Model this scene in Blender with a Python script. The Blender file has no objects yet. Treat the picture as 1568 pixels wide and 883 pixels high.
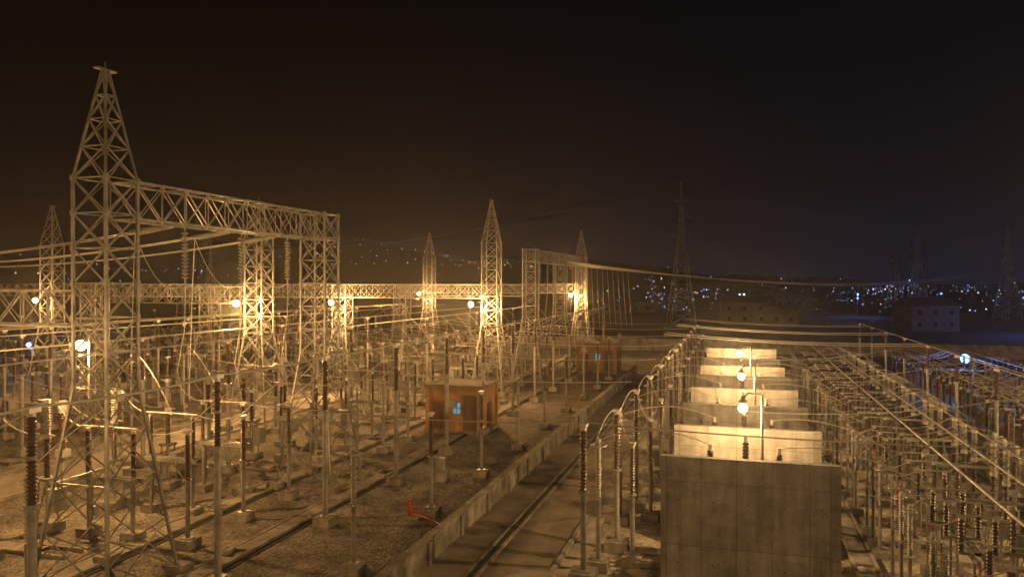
import bpy, math, random
from mathutils import Vector, Matrix
random.seed(7)
R=random.random
sc=bpy.context.scene
sc.view_settings.view_transform='Standard'; sc.view_settings.look='None'; sc.view_settings.exposure=0

# ---------------------------------------------------------------- materials
def newmat(name):
    m=bpy.data.materials.new(name); m.use_nodes=True
    nt=m.node_tree; b=nt.nodes['Principled BSDF']; return m,nt,b
def noisy(name,c1,c2,scale=4,rough=.6,metal=0,bump=0,bscale=None,detail=6,stain=None,vary=0):
    m,nt,b=newmat(name); N=nt.nodes; L=nt.links
    tc=N.new('ShaderNodeTexCoord'); n=N.new('ShaderNodeTexNoise'); n.inputs['Scale'].default_value=scale; n.inputs['Detail'].default_value=detail
    n.inputs['Roughness'].default_value=.65
    L.new(tc.outputs['Object'],n.inputs['Vector'])
    r=N.new('ShaderNodeValToRGB'); r.color_ramp.elements[0].position=.32; r.color_ramp.elements[1].position=.68
    r.color_ramp.elements[0].color=(*c1,1); r.color_ramp.elements[1].color=(*c2,1)
    L.new(n.outputs['Fac'],r.inputs['Fac']); out=r.outputs['Color']
    if stain:
        n2=N.new('ShaderNodeTexNoise'); n2.inputs['Scale'].default_value=stain[0]; n2.inputs['Detail'].default_value=8
        mp=N.new('ShaderNodeMapping'); mp.inputs['Scale'].default_value=stain[1]
        L.new(tc.outputs['Object'],mp.inputs['Vector']); L.new(mp.outputs['Vector'],n2.inputs['Vector'])
        r2=N.new('ShaderNodeValToRGB'); r2.color_ramp.elements[0].position=.35; r2.color_ramp.elements[1].position=.62
        v=stain[2]; r2.color_ramp.elements[0].color=(v,v*.97,v*.93,1); r2.color_ramp.elements[1].color=(1,1,1,1)
        L.new(n2.outputs['Fac'],r2.inputs['Fac'])
        mx=N.new('ShaderNodeMixRGB'); mx.blend_type='MULTIPLY'; mx.inputs['Fac'].default_value=1
        L.new(out,mx.inputs['Color1']); L.new(r2.outputs['Color'],mx.inputs['Color2']); out=mx.outputs['Color']
    if vary:
        oi=N.new('ShaderNodeObjectInfo'); mr=N.new('ShaderNodeMapRange'); mr.inputs['To Min'].default_value=1-vary; mr.inputs['To Max'].default_value=1
        L.new(oi.outputs['Random'],mr.inputs['Value'])
        hs=N.new('ShaderNodeHueSaturation'); L.new(mr.outputs[0],hs.inputs['Value']); L.new(out,hs.inputs['Color']); out=hs.outputs['Color']
    L.new(out,b.inputs['Base Color'])
    b.inputs['Roughness'].default_value=rough; b.inputs['Metallic'].default_value=metal
    if bump:
        n3=N.new('ShaderNodeTexNoise'); n3.inputs['Scale'].default_value=bscale or scale*4; n3.inputs['Detail'].default_value=4
        L.new(tc.outputs['Object'],n3.inputs['Vector'])
        bp=N.new('ShaderNodeBump'); bp.inputs['Strength'].default_value=bump; bp.inputs['Distance'].default_value=.05
        L.new(n3.outputs['Fac'],bp.inputs['Height']); L.new(bp.outputs['Normal'],b.inputs['Normal'])
    return m
def emis(name,c,s):
    m=bpy.data.materials.new(name); m.use_nodes=True; nt=m.node_tree
    nt.nodes.remove(nt.nodes['Principled BSDF']); e=nt.nodes.new('ShaderNodeEmission')
    e.inputs['Color'].default_value=(*c,1); e.inputs['Strength'].default_value=s
    nt.links.new(e.outputs[0],nt.nodes['Material Output'].inputs['Surface']); return m
STEEL=noisy('galvanised_steel',(.27,.265,.25),(.54,.53,.50),2.5,.45,.35,stain=(1.1,(1,1,.5),.65),vary=.3)
DSTEEL=noisy('weathered_steel',(.3,.29,.28),(.45,.43,.4),3,.6,.1)
PORC=noisy('brown_porcelain',(.05,.032,.024),(.11,.07,.05),6,.3,vary=.3)
GPORC=noisy('grey_porcelain',(.22,.21,.19),(.34,.32,.29),6,.4,vary=.3)
CONC=noisy('foundation_concrete',(.24,.22,.19),(.42,.38,.32),2.2,.85,0,.4,30,stain=(.9,(1,1,1),.5),vary=.2)
ALU=noisy('aluminium',(.42,.40,.37),(.60,.58,.53),5,.4,.4)
CABLE=noisy('oxidised_conductor',(.6,.58,.54),(.72,.7,.65),5,.6,.0)
CAB=noisy('grey_cabinet_paint',(.28,.27,.24),(.38,.36,.32),3,.5,vary=.2)
RED=noisy('red_paint',(.42,.04,.025),(.55,.07,.04),3,.45)
TGREY=noisy('transformer_paint',(.20,.19,.17),(.30,.28,.25),2,.5)
DPOLE=noisy('dark_painted_pole',(.05,.048,.044),(.08,.076,.07),2,.6)
BLACK=noisy('black_gap',(.015,.014,.013),(.03,.028,.025),3,.9)

def wall_mat():
    m,nt,b=newmat('cast_concrete_wall'); N=nt.nodes; L=nt.links
    tc=N.new('ShaderNodeTexCoord')
    def noise(scale,mscale=(1,1,1),det=8):
        mp=N.new('ShaderNodeMapping'); mp.inputs['Scale'].default_value=mscale
        n=N.new('ShaderNodeTexNoise'); n.inputs['Scale'].default_value=scale; n.inputs['Detail'].default_value=det; n.inputs['Roughness'].default_value=.7
        L.new(tc.outputs['Object'],mp.inputs['Vector']); L.new(mp.outputs['Vector'],n.inputs['Vector']); return n.outputs['Fac']
    def ramp(f,a,ca,bb,cb):
        r=N.new('ShaderNodeValToRGB'); r.color_ramp.elements[0].position=a; r.color_ramp.elements[1].position=bb
        r.color_ramp.elements[0].color=(*ca,1); r.color_ramp.elements[1].color=(*cb,1); L.new(f,r.inputs['Fac']); return r.outputs['Color']
    def mul(a,c):
        mx=N.new('ShaderNodeMixRGB'); mx.blend_type='MULTIPLY'; mx.inputs['Fac'].default_value=1
        L.new(a,mx.inputs['Color1']); L.new(c,mx.inputs['Color2']); return mx.outputs['Color']
    c=ramp(noise(.9),.3,(.29,.275,.245),.7,(.50,.47,.42))
    c=mul(c,ramp(noise(1.1,(1.5,1,.22)),.36,(.6,.59,.57),.6,(1,1,1)))
    c=mul(c,ramp(noise(.7,(1,1,1.6)),.4,(.72,.71,.69),.55,(1,1,1)))
    c=mul(c,ramp(noise(14),.3,(.75,.75,.75),.6,(1,1,1)))
    mp=N.new('ShaderNodeMapping'); mp.inputs['Rotation'].default_value=(math.radians(90),0,0)
    br=N.new('ShaderNodeTexBrick'); br.offset=0; br.inputs['Scale'].default_value=1; br.inputs['Brick Width'].default_value=1.24; br.inputs['Row Height'].default_value=2.35
    br.inputs['Mortar Size'].default_value=.014; br.inputs['Mortar Smooth'].default_value=.4
    br.inputs['Color1'].default_value=(1,1,1,1); br.inputs['Color2'].default_value=(.8,.8,.8,1); br.inputs['Mortar'].default_value=(.42,.41,.4,1)
    L.new(tc.outputs['Object'],mp.inputs['Vector']); L.new(mp.outputs['Vector'],br.inputs['Vector'])
    c=mul(c,br.outputs['Color'])
    L.new(c,b.inputs['Base Color']); b.inputs['Roughness'].default_value=.88
    bp=N.new('ShaderNodeBump'); bp.inputs['Strength'].default_value=.35; bp.inputs['Distance'].default_value=.03
    L.new(noise(9),bp.inputs['Height']); L.new(bp.outputs['Normal'],b.inputs['Normal'])
    return m
WALL=wall_mat()
def gravel_mat(name,c1,c2,scale,patch=.5):
    m,nt,b=newmat(name); N=nt.nodes; L=nt.links
    tc=N.new('ShaderNodeTexCoord'); v=N.new('ShaderNodeTexVoronoi'); v.inputs['Scale'].default_value=scale
    L.new(tc.outputs['Object'],v.inputs['Vector'])
    bw=N.new('ShaderNodeRGBToBW'); L.new(v.outputs['Color'],bw.inputs['Color'])
    r=N.new('ShaderNodeValToRGB'); r.color_ramp.elements[0].position=.15; r.color_ramp.elements[1].position=.85
    r.color_ramp.elements[0].color=(*c1,1); r.color_ramp.elements[1].color=(*c2,1); L.new(bw.outputs[0],r.inputs['Fac'])
    n=N.new('ShaderNodeTexNoise'); n.inputs['Scale'].default_value=.35; n.inputs['Detail'].default_value=9; n.inputs['Roughness'].default_value=.7
    L.new(tc.outputs['Object'],n.inputs['Vector'])
    r2=N.new('ShaderNodeValToRGB'); r2.color_ramp.elements[0].position=.38; r2.color_ramp.elements[1].position=.62
    r2.color_ramp.elements[0].color=(patch,patch,patch,1); r2.color_ramp.elements[1].color=(1,1,1,1); L.new(n.outputs['Fac'],r2.inputs['Fac'])
    mx=N.new('ShaderNodeMixRGB'); mx.blend_type='MULTIPLY'; mx.inputs['Fac'].default_value=1
    L.new(r.outputs['Color'],mx.inputs['Color1']); L.new(r2.outputs['Color'],mx.inputs['Color2'])
    L.new(mx.outputs['Color'],b.inputs['Base Color']); b.inputs['Roughness'].default_value=.9
    bp=N.new('ShaderNodeBump'); bp.inputs['Strength'].default_value=.9; bp.inputs['Distance'].default_value=.06
    L.new(v.outputs['Distance'],bp.inputs['Height']); L.new(bp.outputs['Normal'],b.inputs['Normal'])
    return m
GRAVEL=gravel_mat('gravel',(.085,.075,.062),(.34,.30,.25),9,.4)
DIRT=noisy('dry_earth',(.03,.028,.024),(.06,.053,.043),.05,.95,0,.5,3,detail=10)
SAND=gravel_mat('sandy_gravel',(.32,.27,.20),(.56,.50,.39),6,.45)
ROAD=noisy('dusty_road_concrete',(.18,.15,.11),(.40,.34,.26),.5,.9,0,.4,12,detail=10,stain=(.35,(1,.35,1),.4))
LROAD=noisy('light_concrete_road',(.34,.31,.26),(.5,.46,.39),.6,.9,0,.3,12,detail=10,stain=(.5,(1,.4,1),.65))

# ---------------------------------------------------------------- mesh builder
class MB:
    def __init__(s): s.v=[]; s.f=[]; s.m=[]; s.sm=[]; s.mats=[]
    def mi(s,m):
        if m not in s.mats: s.mats.append(m)
        return s.mats.index(m)
    def add(s,vs,fs,mat,smooth=False):
        o=len(s.v); s.v+= [tuple(x) for x in vs]; k=s.mi(mat)
        for f in fs: s.f.append(tuple(i+o for i in f)); s.m.append(k); s.sm.append(smooth)
    def box(s,c,d,mat,rz=0):
        x,y,z=d[0]/2,d[1]/2,d[2]/2; ca,sa=math.cos(rz),math.sin(rz); vs=[]
        for a,b,e in ((-1,-1,-1),(1,-1,-1),(1,1,-1),(-1,1,-1),(-1,-1,1),(1,-1,1),(1,1,1),(-1,1,1)):
            px,py=a*x,b*y; vs.append((c[0]+px*ca-py*sa,c[1]+px*sa+py*ca,c[2]+e*z))
        s.add(vs,[(0,3,2,1),(4,5,6,7),(0,1,5,4),(1,2,6,5),(2,3,7,6),(3,0,4,7)],mat)
    def tube(s,pts,r,mat,n=6,cap=True):
        pts=[Vector(p) for p in pts]; vs=[]; fs=[]
        rr=r if isinstance(r,(list,tuple)) else [r]*len(pts)
        for i,p in enumerate(pts):
            t=(pts[min(i+1,len(pts)-1)]-pts[max(i-1,0)]).normalized()
            up=Vector((0,0,1)) if abs(t.z)<.95 else Vector((1,0,0))
            a=t.cross(up).normalized(); b=t.cross(a).normalized()
            for k in range(n):
                g=2*math.pi*(k+.5)/n; vs.append(p+a*math.cos(g)*rr[i]+b*math.sin(g)*rr[i])
        for i in range(len(pts)-1):
            for k in range(n):
                fs.append((i*n+k,i*n+(k+1)%n,(i+1)*n+(k+1)%n,(i+1)*n+k))
        s.add(vs,fs,mat,n>4)
        if cap:
            s.add(vs[:n],[tuple(range(n))],mat); s.add(vs[-n:],[tuple(range(n-1,-1,-1))],mat)
    def strut(s,a,b,w,mat): s.tube([a,b],w*.62,mat,4,True)
    def lathe(s,x,y,prof,mat,n=10):
        vs=[];fs=[]
        for r,z in prof:
            for k in range(n):
                g=2*math.pi*k/n; vs.append((x+r*math.cos(g),y+r*math.sin(g),z))
        for i in range(len(prof)-1):
            for k in range(n): fs.append((i*n+k,i*n+(k+1)%n,(i+1)*n+(k+1)%n,(i+1)*n+k))
        s.add(vs,fs,mat,True)
        s.add(vs[-n:],[tuple(range(n))],mat)
    def cyl(s,x,y,z0,z1,r,mat,n=12): s.lathe(x,y,[(r,z0),(r,z1)],mat,n)
    def insul(s,x,y,z0,z1,r,mat=None,sheds=12,n=10):
        mat=mat or PORC; sheds=int(sheds*1.25); r=r*.9; h=(z1-z0)/sheds; p=[]
        for i in range(sheds):
            z=z0+i*h; p+=[(r*.62,z),(r,z+h*.3),(r*.97,z+h*.42),(r*.62,z+h*.75)]
        p.append((r*.62,z1)); s.lathe(x,y,p,mat,n)
    def mesh(s,name):
        me=bpy.data.meshes.new(name); me.from_pydata(s.v,[],s.f)
        for m in s.mats: me.materials.append(m)
        me.polygons.foreach_set('material_index',s.m); me.polygons.foreach_set('use_smooth',s.sm); me.update(); return me
    def obj(s,name,loc=(0,0,0),rz=0,parent=None,scale=1):
        return place(s.mesh(name),name,loc,rz,parent,scale)
def place(me,name,loc=(0,0,0),rz=0,parent=None,scale=1):
    o=bpy.data.objects.new(name,me); sc.collection.objects.link(o); o.location=loc; o.rotation_euler=(0,0,rz)
    o.scale=(scale,)*3 if not isinstance(scale,tuple) else scale
    if parent: o.parent=parent
    return o
def empty(name,loc=(0,0,0),rz=0):
    o=bpy.data.objects.new(name,None); sc.collection.objects.link(o); o.location=loc; o.rotation_euler=(0,0,rz); return o
def cat(a,b,sag,n=14):
    a=Vector(a);b=Vector(b); out=[]
    for i in range(n+1):
        t=i/n; p=a.lerp(b,t); p.z-=4*sag*t*(1-t); out.append(p)
    return out

# ---------------------------------------------------------------- lattice structures
def column(top=16.1,peak=20.4,s=1.6,sb=3.7,zs=7.9,leg=.12,br=.048):
    m=MB()
    lv=[0.35,2.4,4.3,6.15,zs]; n=max(3,int(round((top-zs)/1.37)))
    lv+= [zs+(top-zs)*(i+1)/n for i in range(n)]
    def wid(z):
        if z<zs: return sb+(s-sb)*z/zs
        if z<=top: return s
        return s+(.16-s)*(z-top)/(peak-top)
    if peak:
        z=top; h=1.25
        while z+h<peak-.5: z+=h; lv.append(z); h*=.88
        lv.append(peak)
    def c(z,k):
        w=wid(z)/2; return [(-w,-w,z),(w,-w,z),(w,w,z),(-w,w,z)][k%4]
    for a,b in zip(lv[:-1],lv[1:]):
        for k in range(4):
            m.strut(c(a,k),c(b,k),leg if a<top else leg*.75,STEEL)
            if b>=zs-.1 or b>4 and b<4.5: m.strut(c(b,k),c(b,k+1),br,STEEL)
            m.strut(c(a,k),c(b,k+1),br*1.1,STEEL); m.strut(c(a,k+1),c(b,k),br*1.1,STEEL)
            if a<4:
                q=[Vector(c(a,k)),Vector(c(b,k)),Vector(c(a,k+1)),Vector(c(b,k+1))]
                mid=(q[0]+q[1]+q[2]+q[3])/4
                m.strut((q[0]+q[1])/2,(q[1]+mid)/2,br*.7,STEEL); m.strut((q[2]+q[3])/2,(q[3]+mid)/2,br*.7,STEEL)
    for k in range(4):
        x,y,_=c(0,k); m.box((x,y,.2),(.75,.75,.4),CONC)
    for z in lv[4:]:
        if z<=top:
            for k in range(4):
                x,y,_=c(z,k); m.box((x,y,z),(.16,.16,.2),STEEL)
    z=1.0
    while z<top:
        x,y,_=c(z,1); m.strut((x,y,z),(x+.17,y,z),.02,STEEL); z+=.45
    if peak:
        m.box((0,0,peak+.03),(.3,.9,.06),STEEL); m.strut((0,0,peak),(0,0,peak+.35),.04,STEEL)
    return m.mesh('lattice_column')
COL_P=column(); COL=column(peak=0); COL_S=column(peak=18.7,top=16.1); COL_L=column(top=11.8,peak=0,zs=6.6)
def beam(name,p0,p1,w=1.3,h=1.4,top=True,pan=1.35,br=.045):
    p0=Vector(p0);p1=Vector(p1); d=(p1-p0); Ln=d.length; t=d.normalized(); side=Vector((-t.y,t.x,0)); m=MB()
    n=max(2,int(Ln/pan))
    def P(i,a,b): return p0+t*(Ln*i/n)+side*(a*w/2)+Vector((0,0,b*h))
    for a in (-1,1):
        for b in (-1,0): m.strut(P(0,a,b),P(n,a,b),.095,STEEL)
    for i in range(n+1):
        for a in (-1,1): m.strut(P(i,a,-1),P(i,a,0),br,STEEL)
        for b in (-1,0): m.strut(P(i,-1,b),P(i,1,b),br,STEEL)
        if i<n:
            for a in (-1,1):
                m.strut(P(i,a,-1),P(i+1,a,0),br,STEEL); m.strut(P(i,a,0),P(i+1,a,-1),br,STEEL)
            for b in (-1,0): m.strut(P(i,-1 if i%2 else 1,b),P(i+1,1 if i%2 else -1,b),br,STEEL)
    return m.obj(name)
Y0=24.3; BAY=16.1
def colat(me,x,y,name='lattice_gantry_column'): return place(me,name,(x,y,0))
colat(COL_P,-24,Y0); colat(COL,-24,40.4); colat(COL_P,-24,73.7); colat(COL,-24,89); colat(COL,-24,105); colat(COL_P,-24,120.2)
colat(COL_S,-38,54.4); colat(COL_P,-72,65.5); colat(COL_P,-50,119.5)
for x in (-41,-58,-75,-92,-109): colat(COL_L,x,73.7)
colat(COL_P,-72,Y0); colat(COL,-72,40.4)
colat(COL_L,-48,Y0); colat(COL_L,-76,119.5); colat(COL_L,-41,89); colat(COL_L,-55,54.4)
colat(COL_L,-100,119.5)
G='lattice_gantry_beam'
beam(G,(-24,Y0+.9,16.1),(-24,41.2,16.1),h=1.5); beam(G,(-24,88.2,16.1),(-24,121,16.1),h=1.5)
beam(G,(-72,Y0+.9,16.1),(-72,41.2,16.1),h=1.5)
beam(G,(-24.9,Y0,11.7),(-48,Y0,11.7)); beam(G,(-24.9,73.7,11.85),(-109,73.7,11.85)); beam(G,(-24.9,89,11.8),(-41,89,11.8))
beam(G,(-24.9,119.8,11.8),(-100,119.5,11.8)); beam(G,(-38.9,54.4,11.7),(-55,54.4,11.7))

def string_mesh(L=2.4):
    m=MB(); m.tube([(0,0,0),(0,0,-.25)],.03,STEEL,5)
    p=[]; n=13; h=(L-.25)/n
    for i in range(n):
        z=-L+i*h; p+=[(.05,z),(.17,z+h*.35),(.15,z+h*.5),(.05,z+h*.8)]
    m.lathe(0,0,p,GPORC,10)
    m.tube([(0,0,-L),(0,0,-L-.2)],.05,STEEL,6); return m.mesh('suspension_insulator_string')
STR=string_mesh()
def strain(name,p,dirx,L=2.3,drop=.35):
    m=MB(); a=Vector(p); n=14; d=Vector((dirx,0,-drop/L)).normalized()
    pts=[];rr=[]
    pts.append(a);rr.append(.03)
    for i in range(n):
        q=a+d*(.3+i*(L-.3)/n); h=(L-.3)/n
        pts+=[q,q+d*h*.3,q+d*h*.7]; rr+=[.05,.13,.05]
    e=a+d*L; pts.append(e+d*.15); rr.append(.04)
    m.tube(pts,rr,GPORC,8); m.obj(name); return e+d*.15
PH=[4.5,8.6,12.7]
drops=MB()
for yb in (Y0,89,105):
    for p in PH:
        y=yb+p
        place(STR,'suspension_insulator_string',(-24,y,14.6))
        drops.tube([(-24,y,11.9),(-24.1,y+.1,10),(-24.3,y-.15,8),(-24,y,6.1)],.022,ALU,5)
        if yb<80:
            for dy in (0,.45):
                e=strain('strain_insulator_string',(-24.75,y+dy,14.7),-1)
                drops.tube(cat(e,(-69,y+dy,14.3),1.3,22),.026,ALU,5)
            drops.tube(cat(e,(-28,y+1,5.8),-.9,12),.02,ALU,5)
            drops.tube(cat(e,(-24,y,12),1.1,10),.02,ALU,5)
drops.obj('overhead_conductor')

# ---------------------------------------------------------------- equipment
def found(m,w=.85,h=.4): m.box((0,0,h/2),(w,w,h),CONC); m.box((0,0,h+.02),(w*.55,w*.55,.04),STEEL)
def bus_post():
    m=MB(); found(m,.9,.45); m.cyl(0,0,.45,5.55,.14,STEEL); m.cyl(0,0,5.55,5.62,.24,STEEL)
    m.cyl(0,0,2.9,2.98,.18,STEEL)
    m.insul(0,0,5.62,6.9,.18,PORC,9); m.cyl(0,0,6.9,7.0,.14,STEEL); m.insul(0,0,7.0,8.15,.17,PORC,8); m.cyl(0,0,8.15,8.25,.12,ALU)
    m.box((0,0,8.33),(.3,.4,.14),ALU); return m.mesh('bus_support_post')
def low_post():
    m=MB(); found(m); m.cyl(0,0,.4,3.0,.1,STEEL); m.cyl(0,0,3.0,3.06,.2,STEEL); m.insul(0,0,3.06,5.1,.15,PORC,14); m.cyl(0,0,5.1,5.2,.11,ALU); m.box((0,0,5.25),(.25,.45,.1),ALU)
    return m.mesh('post_insulator')
def ct():
    m=MB(); found(m,.9); m.cyl(0,0,.4,2.5,.12,STEEL); m.box((0,0,2.7),(.55,.55,.4),CAB); m.insul(0,0,2.9,4.9,.21,PORC,14,12)
    m.cyl(0,0,4.9,5.0,.24,CAB,14); m.lathe(0,0,[(.22,5.0),(.28,5.12),(.28,5.42),(.2,5.55),(.06,5.6)],CAB,14)
    m.tube([(-.6,0,5.3),(.6,0,5.3)],.045,ALU,8); m.box((.17,0,1.4),(.12,.4,.5),CAB); return m.mesh('current_transformer')
def breaker():
    m=MB(); m.box((0,0,.2),(1.1,1.1,.4),CONC)
    for a in (-.32,.32):
        for b in (-.32,.32): m.strut((a,b,.4),(a*.75,b*.75,2.5),.07,STEEL)
    for a in (-1,1): 
        m.strut((a*.32,-.32,.4),(a*.25,.25,2.5),.04,STEEL); m.strut((-.32,a*.32,.4),(.25,a*.25,2.5),.04,STEEL)
    m.box((0,0,2.55),(.7,.7,.12),STEEL); m.box((.62,0,1.6),(.5,.7,1.1),CAB)
    m.insul(0,0,2.6,4.5,.18,PORC,13); m.cyl(0,0,4.5,4.7,.2,ALU); m.insul(0,0,4.7,6.2,.2,GPORC,10); m.cyl(0,0,6.2,6.38,.17,ALU)
    m.tube([(0,0,6.3),(-.5,0,6.3)],.04,ALU,6); m.tube([(0,0,4.65),(.5,0,4.65)],.04,ALU,6); return m.mesh('circuit_breaker')
def disconnector():
    m=MB()
    for x in (-1.3,1.3):
        m.box((x,0,.2),(.8,.8,.4),CONC); m.tube([(x,0,.4),(x,0,2.7)],.1,STEEL,10)
    m.box((0,.16,2.8),(3.4,.08,.2),STEEL); m.box((0,-.16,2.8),(3.4,.08,.2),STEEL)
    m.strut((-1.3,0,1.2),(0,0,2.7),.05,STEEL); m.strut((1.3,0,1.2),(0,0,2.7),.05,STEEL)
    for x in (-1.35,1.35):
        m.cyl(x,0,2.9,3.0,.18,STEEL); m.insul(x,0,3.0,5.0,.15,PORC,13); m.cyl(x,0,5.0,5.12,.12,ALU)
    m.tube([(-1.6,0,5.2),(-.02,0,5.22)],.04,ALU,8); m.tube([(.02,0,5.22),(1.6,0,5.2)],.04,ALU,8); m.box((0,0,5.22),(.25,.14,.14),ALU)
    m.tube([(-1.3,.22,.7),(-1.3,.22,2.7)],.03,STEEL,6); m.box((-1.3,.3,1.1),(.3,.25,.4),CAB)
    return m.mesh('disconnect_switch')
def arrester():
    m=MB(); found(m,.8); m.cyl(0,0,.4,2.8,.1,STEEL); m.insul(0,0,2.9,3.95,.14,GPORC,8); m.cyl(0,0,3.95,4.05,.13,STEEL); m.insul(0,0,4.05,5.1,.14,GPORC,8); m.cyl(0,0,5.1,5.25,.1,ALU)
    ring=[(.33*math.cos(t*math.pi/8),.33*math.sin(t*math.pi/8),4.95) for t in range(17)]; m.tube(ring,.025,ALU,5)
    for k in range(3):
        g=k*2.094; m.strut((0,0,5.2),(.33*math.cos(g),.33*math.sin(g),4.95),.02,ALU)
    return m.mesh('surge_arrester')
BP=bus_post();LP=low_post();CT=ct();CB=breaker();DS=disconnector();SA=arrester()
cnt=0
def eq(me,x,y,s=1,rz=0):
    global cnt; cnt+=1
    place(me,me.name,(x+random.uniform(-.06,.06),y+random.uniform(-.08,.08),.01),rz+random.uniform(-.03,.03),None,s)
for k in range(13): eq(BP,-19.5,17.1+8.15*k)
for k in range(10): eq(LP if k%3 else SA,-15.2,28.2+8.2*k)
bays=[Y0+BAY*k for k in range(-1,6)]
for bi,yb in enumerate(bays):
    for pi,p in enumerate(PH):
        y=yb+p
        if not (55<y<60): eq(LP if bi%2 else SA,-24,y)
        eq(DS,-28.3,y)
        eq(CB,-32,y); eq(CT,-35.5,y)
        eq(LP,-46,y,1.1); eq(DS,-50,y)
        eq(BP,-54,y); 
        eq(CB,-59,y); eq(DS,-64,y); eq(CT,-69,y)
        if bi>1: eq(BP,-76,y); eq(DS,-83,y); eq(CB,-90,y)
    for x in (-31,-37.6,-47.8,-56.5): eq(BP,x,yb+.6)
def bus(name,x,y0,y1,z,r=.045,n=1,dx=.5): 
    m=MB()
    for i in range(n): m.tube([(x+i*dx,y0,z),(x+i*dx,y1,z)],r,ALU,8)
    m.obj(name)
m=MB()
for k in range(12): m.tube(cat((-19.5,17.1+8.15*k,8.42),(-19.5,17.1+8.15*(k+1),8.42),.14,6),.045,ALU,6)
m.tube(cat((-19.5,17.1,8.42),(-20,2,8.9),.3,8),.045,ALU,6)
m.obj('bus_conductor')
for x,z in ((-31,8.4),(-37.6,8.4),(-47.8,8.4),(-56.5,8.4)): bus('tubular_busbar',x,8.6,121,z)
bus('tubular_busbar',-54,10,117,8.42)
for bi,yb in enumerate(bays):
    m=MB()
    for p in PH:
        y=yb+p
        for a,b,z1,z2 in ((-24,-26.7,5.4,5.2),(-29.9,-31.5,5.2,6.3),(-32.5,-34.8,4.7,5.3),(-36.2,-44,5.3,6.2),(-46,-48.4,5.7,5.2),(-51.6,-54,5.2,8.4),(-54,-58.5,8.4,6.3),(-59.5,-62.4,4.7,5.2),(-65.6,-68.3,5.2,5.3)):
            m.tube(cat((a,y,z1),(b,y,z2),.25,7),.022,ALU,5)
        m.tube(cat((-24,y,5.4),(-19.5,y+.6,8.4),-.3,8),.022,ALU,5)
        m.tube(cat((-28.3,y,5.3),(-31,y+.3,8.4),-.4,7),.022,ALU,5)
        m.tube([(-44,y,6.2),(-46,y,5.7)],.02,ALU,5)
    m.obj('jumper_conductor')
m=MB()
for k in range(7):
    y=30.0+13*k
    m.tube(cat((-23.5,y,6.7),(-5.6,y-.5,6.5),.35,14),.028,ALU,5)
    if k<1: m.tube(cat((-5.6,y-.5,6.5),(13.6,y-.5,6.6),.25,14),.03,ALU,5)
for y in (62,75,88):
    for dy in (0,2.2): m.tube(cat((-5.6,y+dy,7.9),(13.6,y+dy,7.4),.3,12),.028,ALU,5)
m.obj('overhead_conductor')

# ---------------------------------------------------------------- ground
def sheet(name,x0,x1,y0,y1,z,mat):
    m=MB(); m.add([(x0,y0,z),(x1,y0,z),(x1,y1,z),(x0,y1,z)],[(0,1,2,3)],mat); return m.obj(name)
sheet('ground',-5000,5000,-600,6000,-.02,DIRT)
sheet('gravel_yard',-125,-12.6,-5,134,.0,GRAVEL)
sheet('service_road',-12.6,-7.2,-5,150,.004,ROAD)
sheet('sandy_yard',-7.2,45,-5,112,.0,SAND)
sheet('concrete_road',-43.5,-39,-5,134,.01,LROAD)
sheet('concrete_road',-7.2,40,80,84,.01,LROAD)
for x0,x1 in ((-7.1,-6.4),(8.9,9.9),(13.9,14.5),(19.2,20.1),(26.8,28)): sheet('concrete_path',x0,x1,-5,79,.008,LROAD)
m=MB(); m.box((-12.75,48,.5),(.28,106,1.0),CONC); m.box((-12.75,48,1.04),(.4,106,.09),CONC)
for k in range(26): m.box((-12.56,-2+4*k,.48),(.14,.35,.96),CONC)
m.obj('low_concrete_wall')
def trench_y(x,y0,y1,w=.9):
    m=MB(); n=int((y1-y0)/1.0)
    for i in range(n):
        if R()<.94: m.box((x,y0+i+.5,.1+random.uniform(-.012,.012)),(w,.965,.07),CONC,random.uniform(-.006,.006))
    m.box((x-w/2-.1,(y0+y1)/2,.07),(.16,y1-y0,.2),CONC); m.box((x+w/2+.1,(y0+y1)/2,.07),(.16,y1-y0,.2),CONC)
    m.box((x+w/2+.33,(y0+y1)/2,.02),(.3,y1-y0,.04),BLACK)
    m.obj('cable_trench')
def trench_x(y,x0,x1,w=.8):
    m=MB(); n=int((x1-x0)/1.0)
    for i in range(n):
        if R()<.95: m.box((x0+i+.5,y,.1+random.uniform(-.01,.01)),(.965,w,.07),CONC)
    m.box(((x0+x1)/2,y-w/2-.08,.06),(x1-x0,.12,.2),CONC); m.box(((x0+x1)/2,y+w/2+.08,.06),(x1-x0,.12,.2),CONC)
    m.obj('cable_trench')
trench_y(-21.2,-3,128,.7); trench_y(-26.4,10,128); trench_y(-44.6,10,128)
for yb in bays: trench_x(yb+2.2,-38.8,-28.0); trench_x(yb+14.8,-70,-46)
for x in (5.2,15.2,23): trench_y(x,12,100,.7)
m=MB(); m.box((-10.4,68,.03),(.3,143,.06),BLACK); m.box((-10.62,68,.05),(.12,143,.12),CONC); m.box((-10.18,68,.05),(.12,143,.12),CONC); m.obj('drain_channel')
m=MB()
for x in (-38.85,-43.65): m.box((x,62,.07),(.14,134,.15),CONC)
m.obj('road_kerb')
m=MB(); m.box((-7.3,62,.08),(.2,130,.18),CONC); m.obj('road_kerb')

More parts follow.
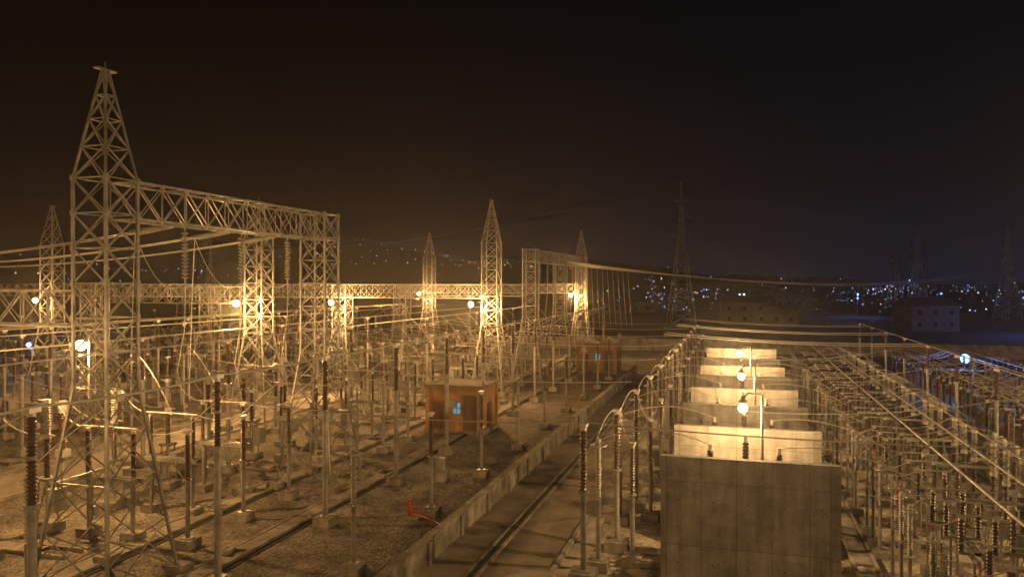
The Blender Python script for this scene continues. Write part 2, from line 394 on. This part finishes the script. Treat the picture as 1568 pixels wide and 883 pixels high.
# ---------------------------------------------------------------- blast walls and transformers
WY=[28.6,35,41.4,48,54.6,61,67.4,73.8]
for i,y in enumerate(WY):
    m=MB(); h=5.6 if i<7 else 5.9
    x0,x1=-2.7,3.5
    m.box(((x0+x1)/2,0,h/2),(x1-x0,.3,h),WALL); 
    m.box((x1-.17,-.22,h/2-.03),(.33,.16,h-.06),WALL)
    m.box(((x0+x1)/2,0,.2),(x1-x0+.4,.8,.4),CONC)
    for j in range(5):
        for kk in range(2): m.box((x0+.62+j*1.24,-.155,1.7+kk*2.3),(.05,.02,.05),BLACK)
    m.obj('concrete_blast_wall',(0,y+.15,0))
def transformer():
    m=MB(); m.box((.3,0,.25),(5.6,3.6,.5),CONC); m.box((.3,0,2.0),(3.4,2.2,2.8),TGREY); m.box((.3,0,3.45),(3.7,2.45,.12),TGREY)
    for i in range(7): m.box((-1.2+i*.5,0,2.0),(.08,2.36,2.6),TGREY)
    for sx in (-2.2,2.7):
        for i in range(9): m.box((sx,-1.1+i*.27,2.1),(.75,.05,2.2),TGREY)
        m.tube([(sx,-1.2,3.2),(sx,1.2,3.2)],.08,TGREY,8)
    m.tube([(-1.4,.9,4.25),(1.9,.9,4.25)],.38,TGREY,14)
    for x in (-1,1.5): m.box((x,.9,3.7),(.12,.3,.5),TGREY)
    for x,y,h in ((-1.0,-.5,5.3),(.35,-.5,5.7),(1.6,-.5,5.3)):
        m.cyl(x,y,3.5,3.8,.24,TGREY); m.insul(x,y,3.8,h,.17,PORC,12); m.cyl(x,y,h,h+.25,.07,ALU)
    return m.mesh('power_transformer')
TR=transformer()
for i in range(7): place(TR,'power_transformer',(0,(WY[i]+WY[i+1])/2+.15,.004))
m=MB()
for i in range(7):
    y=(WY[i]+WY[i+1])/2
    m.tube(cat((-5.6,y+.4,5.3),(-1,y-.35,5.5),-.5,9),.024,ALU,5)
    m.tube(cat((1.6,y-.35,5.5),(6.6,y+.2,4.4),-.5,9),.024,ALU,5)
    if i%2: m.tube(cat((.35,y-.35,5.9),(13.6,y,7.4),.5,12),.022,ALU,5)
m.obj('transformer_lead')
for k in range(12):
    y=31.8+6.45*k; eq(SA,-5.6,y-.3,1.05); eq(LP,-5.1,y+2.2,1.2)
    eq(LP,-4.2,y+.6,.98)
eq(LP,-5.9,30.0,1.2)
m=MB()
for k in range(11):
    y=31.8+6.45*k
    m.tube(cat((-5.6,y-.3,5.5),(-5.1,y+2.2,6.3),-.4,6),.024,ALU,5); m.tube(cat((-5.1,y+2.2,6.3),(-5.6,y+6.1,5.5),.5,8),.024,ALU,5)
    m.tube(cat((-5.1,y+2.2,6.3),(-4.2,y+.6,5.0),.3,6),.024,ALU,5)
m.obj('jumper_conductor')

# ---------------------------------------------------------------- right yard (lower voltage)
def tall_r():
    m=MB(); found(m,.8); m.cyl(0,0,.4,5.6,.1,STEEL); m.cyl(0,0,5.6,5.66,.2,STEEL); m.insul(0,0,5.66,7.2,.14,PORC,11); m.box((0,0,7.28),(.2,.35,.14),ALU); return m.mesh('bus_support_post')
def portal():
    m=MB()
    for y in (-1.9,1.9):
        m.box((0,y,.2),(.7,.7,.4),CONC)
        for a in (-.16,.16): m.strut((a,y,.4),(a,y,2.9),.07,STEEL)
        for z in (.9,1.6,2.3): m.strut((-.16,y,z),(.16,y,z+.45),.035,STEEL)
    m.box((.17,0,2.95),(.09,4.6,.14),STEEL); m.box((-.17,0,2.95),(.09,4.6,.14),STEEL)
    for y in (-1.7,0,1.7):
        for x in (-.5,.5):
            m.box((x*.5,y,3.06),(.7,.12,.07),STEEL); m.insul(x,y,3.1,4.2,.12,PORC,8,9); m.cyl(x,y,4.2,4.28,.08,ALU)
        m.tube([(-.65,y,4.32),(.65,y,4.32)],.035,ALU,6)
    m.tube([(0,-1.9,.6),(0,-1.9,2.9)],.03,RED,6)
    return m.mesh('isolator_frame')
TP=tall_r(); PF=portal()
for k in range(9): eq(TP,13.6,31+8.0*k); 
for k in range(11):
    y=22+6.45*k
    eq(PF,7.6,y+1.5); eq(PF,18.2,y+1.2); eq(PF,25.5,y+1.5)
    for d in (-1.7,0,1.7):
        eq(SA,6.0,y+3.2+d,.78); eq(CB,10.9,y+1.4+d,.78)
        if k%2: eq(CT,12.6,y+1.4+d,.78)
        eq(LP,16.0,y+1.3+d,.8)
        if k%3!=1: eq(CB,21.2,y+1.3+d,.78)
        eq(LP,28.8,y+1.3+d,.85)
        if k>2: eq(CB,32,y+1.3+d,.8); eq(CT,35,y+1.3+d,.8)
m=MB()
for x in (8.5,10.2,11.6,16.8,17.4,19.0,22.6,24.2): m.tube([(x,14,4.55),(x,96,4.55)],.05,ALU,7)
for k in range(13):
    y=15+6.4*k
    for x in (8.5,11.6,16.8,19.0,22.6,24.2):
        m.insul(x,y,3.4,4.45,.11,PORC,7,8); m.tube([(x,y,.3),(x,y,3.4)],.06,STEEL,7)
    m.box((20.5,y,3.32),(8.4,.1,.12),STEEL); m.box((10,y,3.32),(3.6,.1,.12),STEEL)
m.obj('tubular_busbar')
m=MB()
for k in range(8):
    m.tube([(13.6,31+8*k,7.38),(13.6,39+8*k,7.38)],.035,ALU,6)
for k in range(11):
    y=22+6.45*k
    for d in (-1.7,0,1.7):
        yy=y+1.4+d
        for a,b,z1,z2 in ((6,7.1,4.1,4.3),(8.2,10.8,4.3,5.0),(10.9,12.6,5.0,4.4),(16,17.6,4.3,4.3),(18.8,21.1,4.3,5),(26,28.6,4.3,4.5)):
            m.tube(cat((a,yy,z1),(b,yy,z2),random.choice((.2,-.25,.15)),6),.02,ALU,4)
m.obj('jumper_conductor')
for x,y in ((17.6,50),(19.2,57),(22,63),(12.0,60),(26,70),(16.9,42),(21,46)):
    m=MB()
    for a in (-.5,.5): m.tube([(a,0,0),(a,0,1.5)],.05,RED,6)
    m.tube([(-.5,0,1.5),(.5,0,1.5)],.05,RED,6); m.tube([(-.5,0,.8),(.5,0,.8)],.05,RED,6); m.tube([(-.5,0,.8),(.5,0,1.5)],.04,RED,6)
    m.obj('red_barrier',(x,y,0),.4)
m=MB(); m.box((-7.6,27.6,.35),(1.5,2.0,.7),CONC); m.box((-7.6,27.6,.73),(1.7,2.2,.08),CONC); m.obj('concrete_valve_box')
m=MB()
for i in range(7): m.box((-4.3+R()*.7,25.6+i*1.35,.12+.1*(i%2)),(1.3,.8,.2),CONC,R()*.3-.1)
m.obj('concrete_slab_stack')
m=MB(); m.tube([(0,0,0),(0,0,.9)],.06,RED,10); m.cyl(0,0,.9,1.0,.1,RED,10); m.tube([(-.2,0,.65),(.2,0,.65)],.04,RED,8); m.tube([(0,0,.35),(.7,.2,.35),(.8,.2,.05)],.04,RED,8)
m.box((.1,.1,.06),(.8,.6,.12),CONC); m.obj('fire_hydrant',(-16.0,35.6,0))
m=MB(); m.tube([(-13.3,12,.25),(-13.3,34,.25),(-14.6,35,.25),(-16,35.6,.3)],.04,RED,8); m.obj('fire_water_pipe')
for y in (20,43): 
    m=MB(); m.box((0,0,.3),(.9,.9,.6),CONC); m.box((0,0,1.0),(.5,.4,.8),CAB); m.box((0,-.21,1.0),(.42,.02,.7),TGREY); m.obj('marshalling_kiosk',(-17.3,y,0))

# ---------------------------------------------------------------- relay kiosks
ORB=noisy('orange_brick',(.36,.19,.07),(.52,.29,.12),2,.85,stain=(.8,(1,1,1),.55))
ROOF=noisy('roof_slab',(.16,.13,.10),(.24,.2,.16),2,.9)
WBL=emis('lit_window_blue',(.3,.7,.9),.4); WWM=emis('lit_window_warm',(1,.75,.4),.5)
FRAME=noisy('window_frame',(.3,.29,.26),(.4,.38,.34),4,.5)
DOOR=noisy('dark_door',(.10,.05,.03),(.16,.08,.045),4,.6)
def kiosk(x,y,w,d,h,lit):
    e=empty('relay_kiosk_building',(x,y,0))
    m=MB(); m.box((0,0,h/2),(w,d,h),ORB)
    for sx in (-1,1):
        for sy in (-1,1): m.box((sx*w/2,sy*d/2,h/2-.01),(.3,.3,h-.02),ORB)
    m.box((0,0,.15),(w+.4,d+.4,.3),CONC); m.obj('walls',parent=e)
    m=MB(); m.box((0,0,h+.1),(w+.5,d+.5,.2),ROOF); m.obj('roof',parent=e)
    m=MB(); m.box((.2,-d/2-.03,h*.55),(.75,.08,1.0),FRAME); m.obj('window_frame',parent=e)
    m=MB()
    for i in (-1,1):
        for j in (-1,1): m.box((.2+i*.16,-d/2-.08,h*.55+j*.22),(.26,.03,.38),lit)
    m.obj('window_glass',parent=e)
    m=MB(); m.box((-w/2+1,-d/2-.03,1.35),(1.0,.08,2.2),DOOR); m.box((w/2-1,-d/2-.03,1.7),(1.1,.08,2.8),DOOR); m.box((w/2+.03,0,1.3),(.08,1.0,2.1),DOOR); m.obj('door',parent=e)
    m=MB(); m.box((-w/2+2.1,-d/2-.2,2.4),(.75,.34,.55),CAB); m.tube([(w/2-.3,-d/2-.22,0),(w/2-.3,-d/2-.22,h)],.05,CAB,6); m.obj('air_conditioner_and_downpipe',parent=e)
kiosk(-21.6,58.6,4.6,3.6,3.7,WBL); kiosk(-18.0,102.5,5.2,4,3.8,WBL)

# ---------------------------------------------------------------- floodlights
GLASS=emis('lamp_glass',(1,.74,.40),14)
def lamp(x,y,z,P,col=(1,.62,.28),pole=None,r=.26,name='floodlight',glass=GLASS,k=1,arm=.5,pm=None,ax=0):
    e=empty(name,(x,y,z)); pm=pm or DPOLE
    m=MB(); m.lathe(0,0,[(.06,.42),(.1,.34),(.26*k,.3),(.26*k,.26)],TGREY,14); m.tube([(0,.0,.42),(ax*.3,arm*.3,.62),(ax,arm,.55)],.03,pm,6)
    m.obj('housing',parent=e)
    m=MB(); R0=.27*k; m.lathe(0,0,[(max(.02,R0*math.sin(math.pi*t/10)),R0*math.cos(math.pi*t/10)) for t in range(11)],glass,16); m.obj('lens',parent=e)
    if pole is not None:
        m=MB(); m.tube([(ax,arm,.58),(ax,arm,pole-z)],[.05,.1],pm,10); m.obj('pole',parent=e)
    l=bpy.data.lights.new('bulb','POINT'); l.energy=P; l.color=col; l.shadow_soft_size=r
    o=bpy.data.objects.new('bulb',l); sc.collection.objects.link(o); o.parent=e; o.location=(0,0,-R0-.03-r)
    return e
W=(1,.53,.18)
lamp(-31.4,30.2,8.9,5400,W,0,k=1,r=.2)
lamp(-38,51.4,10.4,6400,W,arm=2.3,k=1); lamp(-40.6,70.6,10,7400,W,arm=2.4,k=1.1); lamp(-25.2,70.8,9.9,7400,W,arm=2.2,k=1); lamp(-50.4,116,10.3,7000,W,arm=2.7,k=1.2); lamp(-25,117,10.1,7000,W,arm=2.4,k=1.2)
lamp(-71,62.5,10.2,5000,W,arm=2.4)
lamp(-36,12,9,4500,W,0)  # lamp added out of frame as fill for the left yard
WT=(1,.60,.25)
for y,z,p in ((32.4,6.9,2300),(45.0,6.7,1900),(58.2,6.8,2600),(70.6,5.8,2600)): lamp(.25,y,z,p,WT,0,r=.12,k=.7 if y<50 else .85,arm=.1,ax=.75)
lamp(-22,-3,14,5000,W,0); lamp(5,-6,15,10500,WT,0); lamp(46,92,11,9000,W,0); lamp(27,36,11,17000,WT,0)  # last two are unseen lamps, added to brighten the right yard
BG=emis('lamp_glass_blue',(.1,.28,1),14)
lamp(21.5,84,4.6,600,(.1,.28,1),0,glass=BG,name='street_lamp',r=.3,k=1.6); lamp(-84,73,4.4,300,(.2,.45,1),0,glass=BG,name='street_lamp')

# ---------------------------------------------------------------- distant pylons and line
def pylon(h,bw=7):
    m=MB(); n=13; lv=[h*(1-(1-i/n)**1.25) for i in range(n+1)]
    def wid(z): 
        t=z/h
        return bw*(1-t/.62)+1.5*(t/.62) if t<.62 else 1.5+(.25-1.5)*(t-.62)/.38
    def c(z,k): w=wid(z)/2; return [(-w,-w,z),(w,-w,z),(w,w,z),(-w,w,z)][k%4]
    for a,b in zip(lv[:-1],lv[1:]):
        for k in range(4):
            m.strut(c(a,k),c(b,k),.3,DSTEEL); m.strut(c(a,k),c(b,k+1),.17,DSTEEL); m.strut(c(a,k+1),c(b,k),.17,DSTEEL); m.strut(c(b,k),c(b,k+1),.17,DSTEEL)
    for t,L in ((.62,3.2),(.74,2.8),(.86,2.4)):
        z=h*t; w=wid(z)/2
        for sx in (-1,1):
            tip=(sx*L,0,z+.3)
            for sy in (-1,1): m.strut((sx*w,sy*w,z),tip,.12,DSTEEL); m.strut((sx*w,sy*w,z+1.4),tip,.12,DSTEEL)
            m.insul(sx*L,0,z-1.8,z+.2,.2,PORC,8,6)
    return m.mesh('transmission_tower')
P42=pylon(42,7.2); P30=pylon(30,6)
for me,x,y,a in ((P42,-15.8,230,.3),(P30,84,281,.6),(P30,72,397,.6),(P30,58,282,.4),(P42,300,520,.4),(P42,-330,420,.2)): place(me,'transmission_tower',(x,y,0),a)
m=MB()
for i,(y,z) in enumerate(((109.5,15.2),(113.6,15.0),(117.7,14.8))):
    for dy in (0,.6): m.tube(cat((-24,y+dy,z),(84,276+i*3.5,17),4.5-i*.3,40),.10,CABLE,6)
for i in range(10):
    t=i/9; x=-22+t*6; m.tube(cat((x,110+t*6,14.9-t*.6),(-20.5+t*6,104+6*t,5.8),1.0-.5*t,8),.035,ALU,5)
m.obj('overhead_power_line')
m=MB()
m.tube(cat((-15.8,230,42),(300,520,42),14,24),.05,DSTEEL,4); m.tube(cat((-15.8,230,42),(-330,420,42),12,24),.05,DSTEEL,4)
m.obj('overhead_power_line')

# ---------------------------------------------------------------- hills, city, houses
def hz(r,az):
    k=max(0,min(1,(r-650)/1300)); k=k*k*(3-2*k)
    a=math.degrees(az)
    H=85*math.exp(-((a+27)/11)**2)+50*math.exp(-((a+55)/14)**2)+40*math.exp(-((a+8)/9)**2)+14+6*math.sin(a*.35)+4*math.sin(a*1.1+1)
    return H*k*(1+.12*math.sin(r*.006+a*.3))
m=MB(); vs=[];fs=[]; na,nr=90,18
for j in range(nr+1):
    r=600+j*130
    for i in range(na+1):
        az=math.radians(-85+i*170/na); vs.append((r*math.sin(az),r*math.cos(az),hz(r,az)-.1))
for j in range(nr):
    for i in range(na): q=j*(na+1)+i; fs.append((q,q+1,q+na+2,q+na+1))
m.add(vs,fs,DIRT,True); m.obj('hills')
EM=[emis('city_light_blue',(.25,.45,1),1.9),emis('city_light_white',(.7,.8,1),2.2),emis('city_light_warm',(1,.6,.28),1.4),emis('city_light_dim',(.25,.4,.9),.5)]
m=MB()
def cl(r,adeg,s,k,up=4):
    az=math.radians(adeg); x,y=r*math.sin(az),r*math.cos(az); z=(hz(r,az) if r>600 else 0)+up
    vs=[(x+s,y,z),(x-s,y,z),(x,y+s,z),(x,y-s,z),(x,y,z+s),(x,y,z-s)]
    m.add(vs,[(0,2,4),(2,1,4),(1,3,4),(3,0,4),(2,0,5),(1,2,5),(3,1,5),(0,3,5)],EM[k])
def pick(): return random.choices((0,1,2,3),(4,2,2,8))[0]
clus=[(random.uniform(-8,19),random.uniform(300,1300)) for _ in range(26)]
for i in range(700):
    if R()<.5:
        c=random.choice(clus); a=c[0]+random.gauss(0,.9); r=c[1]*(1+random.gauss(0,.12))
    else: a=random.uniform(-9,20); r=1/random.uniform(1/1900,1/240)
    r=max(240,min(2200,r)); cl(r,a,r*random.choice((.00025,.0003,.0004,.00055,.0008)),pick(),random.uniform(1,7))
for i in range(90): cl(random.uniform(1200,1800),random.uniform(-31,-12),random.uniform(.6,1.4),random.choice((0,1,2,3,3)),4)
for i in range(70): cl(random.uniform(900,1900),random.uniform(-54,-33),random.uniform(.6,1.4),random.choice((0,0,1,3)),4)
for a,r,k in ((.2,420,1),(.5,420,1),(8,330,0),(13,500,0),(17.5,380,0),(19,300,0)): cl(r,a,r*.0014,k,6)
m.obj('distant_city_lights')
HW=noisy('plaster_wall',(.1,.1,.095),(.18,.17,.16),.6,.9); HR=noisy('house_roof',(.06,.045,.04),(.1,.07,.06),.8,.9)
for i in range(9):
    a=math.radians(random.uniform(-9,15)); r=random.uniform(210,340); w=random.uniform(8,14); d=random.uniform(7,10); h=random.choice((3.4,6.4,3.4))
    e=empty('house',(r*math.sin(a),r*math.cos(a),0),random.uniform(-.5,.5))
    m=MB(); m.box((0,0,h/2),(w,d,h),HW); m.obj('walls',parent=e)
    m=MB()
    if i%2: m.box((0,0,h+.15),(w+.6,d+.6,.3),HW); m.box((w*.2,0,h+1.1),(2.5,2.5,1.6),HW)
    else: m.add([(-w/2-.4,-d/2-.4,h),(w/2+.4,-d/2-.4,h),(w/2+.4,d/2+.4,h),(-w/2-.4,d/2+.4,h),(-w/2-.4,0,h+2),(w/2+.4,0,h+2)],[(0,1,5,4),(2,3,4,5),(0,4,3),(1,2,5)],HR)
    m.obj('roof',parent=e)
    m=MB()
    for fl in range(int(h//3)):
        for k in range(3):
            m.box((-w/3+k*w/3,-d/2-.03,1.7+3*fl),(.9,.08,1.1),random.choices((WWM,WBL,BLACK),(1,.3,14))[0])
    m.obj('windows',parent=e)
for a,r in ((8,300),(18,210)):
    x,y=r*math.sin(math.radians(a)),r*math.cos(math.radians(a)); lamp(x,y,8,3000,(.1,.25,1),0,glass=BG,name='street_lamp',r=.5)  # street lamps added to light the far ground and houses
m=MB(); m.box((-40,136,1.1),(170,.25,2.2),CONC); 
for k in range(42): m.box((-124+4*k,135.8,1.15),(.35,.2,2.3),CONC)
m.obj('perimeter_wall'); 
m=MB(); m.box((50,66,1.1),(.25,140,2.2),CONC); m.obj('perimeter_wall')

# ---------------------------------------------------------------- night haze (real scattering air over the yard)
hm=bpy.data.materials.new('humid_air'); hm.use_nodes=True; nt=hm.node_tree; nt.nodes.remove(nt.nodes['Principled BSDF'])
vsn=nt.nodes.new('ShaderNodeVolumeScatter'); vsn.inputs['Density'].default_value=.0006; vsn.inputs['Anisotropy'].default_value=.84; vsn.inputs['Color'].default_value=(1,.98,.95,1)
nt.links.new(vsn.outputs[0],nt.nodes['Material Output'].inputs['Volume'])
m=MB(); m.box((-30,65,13),(210,170,30),hm); m.obj('night_haze')

# ---------------------------------------------------------------- world
w=bpy.data.worlds.new('World'); sc.world=w; w.use_nodes=True; nt=w.node_tree; N=nt.nodes; L=nt.links
bg=N['Background']; sky=N.new('ShaderNodeTexSky'); sky.sky_type='NISHITA'; sky.sun_disc=False; sky.sun_elevation=math.radians(-4); sky.sun_rotation=math.radians(200)
tc=N.new('ShaderNodeTexCoord'); sp=N.new('ShaderNodeSeparateXYZ'); L.new(tc.outputs['Generated'],sp.inputs[0])
rz=N.new('ShaderNodeValToRGB'); cr=rz.color_ramp; L.new(sp.outputs['Z'],rz.inputs['Fac'])
cr.elements[0].position=0; cr.elements[0].color=(.012,.0068,.0040,1); cr.elements[1].position=.5; cr.elements[1].color=(.0024,.0013,.0011,1)
e=cr.elements.new(.14); e.color=(.006,.0034,.0023,1); e=cr.elements.new(.3); e.color=(.0030,.0017,.0014,1)
rb=N.new('ShaderNodeValToRGB'); cb=rb.color_ramp; L.new(sp.outputs['Z'],rb.inputs['Fac'])
cb.elements[0].position=0; cb.elements[0].color=(.0045,.0064,.0150,1); cb.elements[1].position=.45; cb.elements[1].color=(.0014,.0017,.0028,1)
e=cb.elements.new(.12); e.color=(.0022,.0029,.0062,1)
mr=N.new('ShaderNodeMapRange'); mr.inputs['From Min'].default_value=-.62; mr.inputs['From Max'].default_value=.12; L.new(sp.outputs['X'],mr.inputs['Value'])
mx=N.new('ShaderNodeMixRGB'); L.new(mr.outputs[0],mx.inputs['Fac']); L.new(rz.outputs['Color'],mx.inputs['Color1']); L.new(rb.outputs['Color'],mx.inputs['Color2'])
sb=N.new('ShaderNodeMixRGB'); sb.blend_type='ADD'; sb.inputs['Fac'].default_value=.002; L.new(mx.outputs['Color'],sb.inputs['Color1']); L.new(sky.outputs['Color'],sb.inputs['Color2'])
L.new(sb.outputs['Color'],bg.inputs['Color']); bg.inputs['Strength'].default_value=1
sl=bpy.data.lights.new('fill_sun','SUN'); sl.energy=.02; sl.angle=.01; sl.color=(1,.9,.8); so=bpy.data.objects.new('fill_sun',sl); sc.collection.objects.link(so); so.rotation_euler=(math.radians(40),0,math.radians(-30))  # weak warm sun added as ambient fill, not an actual moon

# ---------------------------------------------------------------- camera
cd=bpy.data.cameras.new('camera'); cam=bpy.data.objects.new('camera',cd); sc.collection.objects.link(cam)
cam.location=(0,0,12); cam.rotation_euler=(math.radians(89.6),0,math.radians(16.5)); cd.sensor_width=36; cd.lens=26.68; cd.clip_end=9000; cd.clip_start=.1
sc.camera=cam
print('EQUIP',cnt,'OBJ',len(bpy.data.objects))
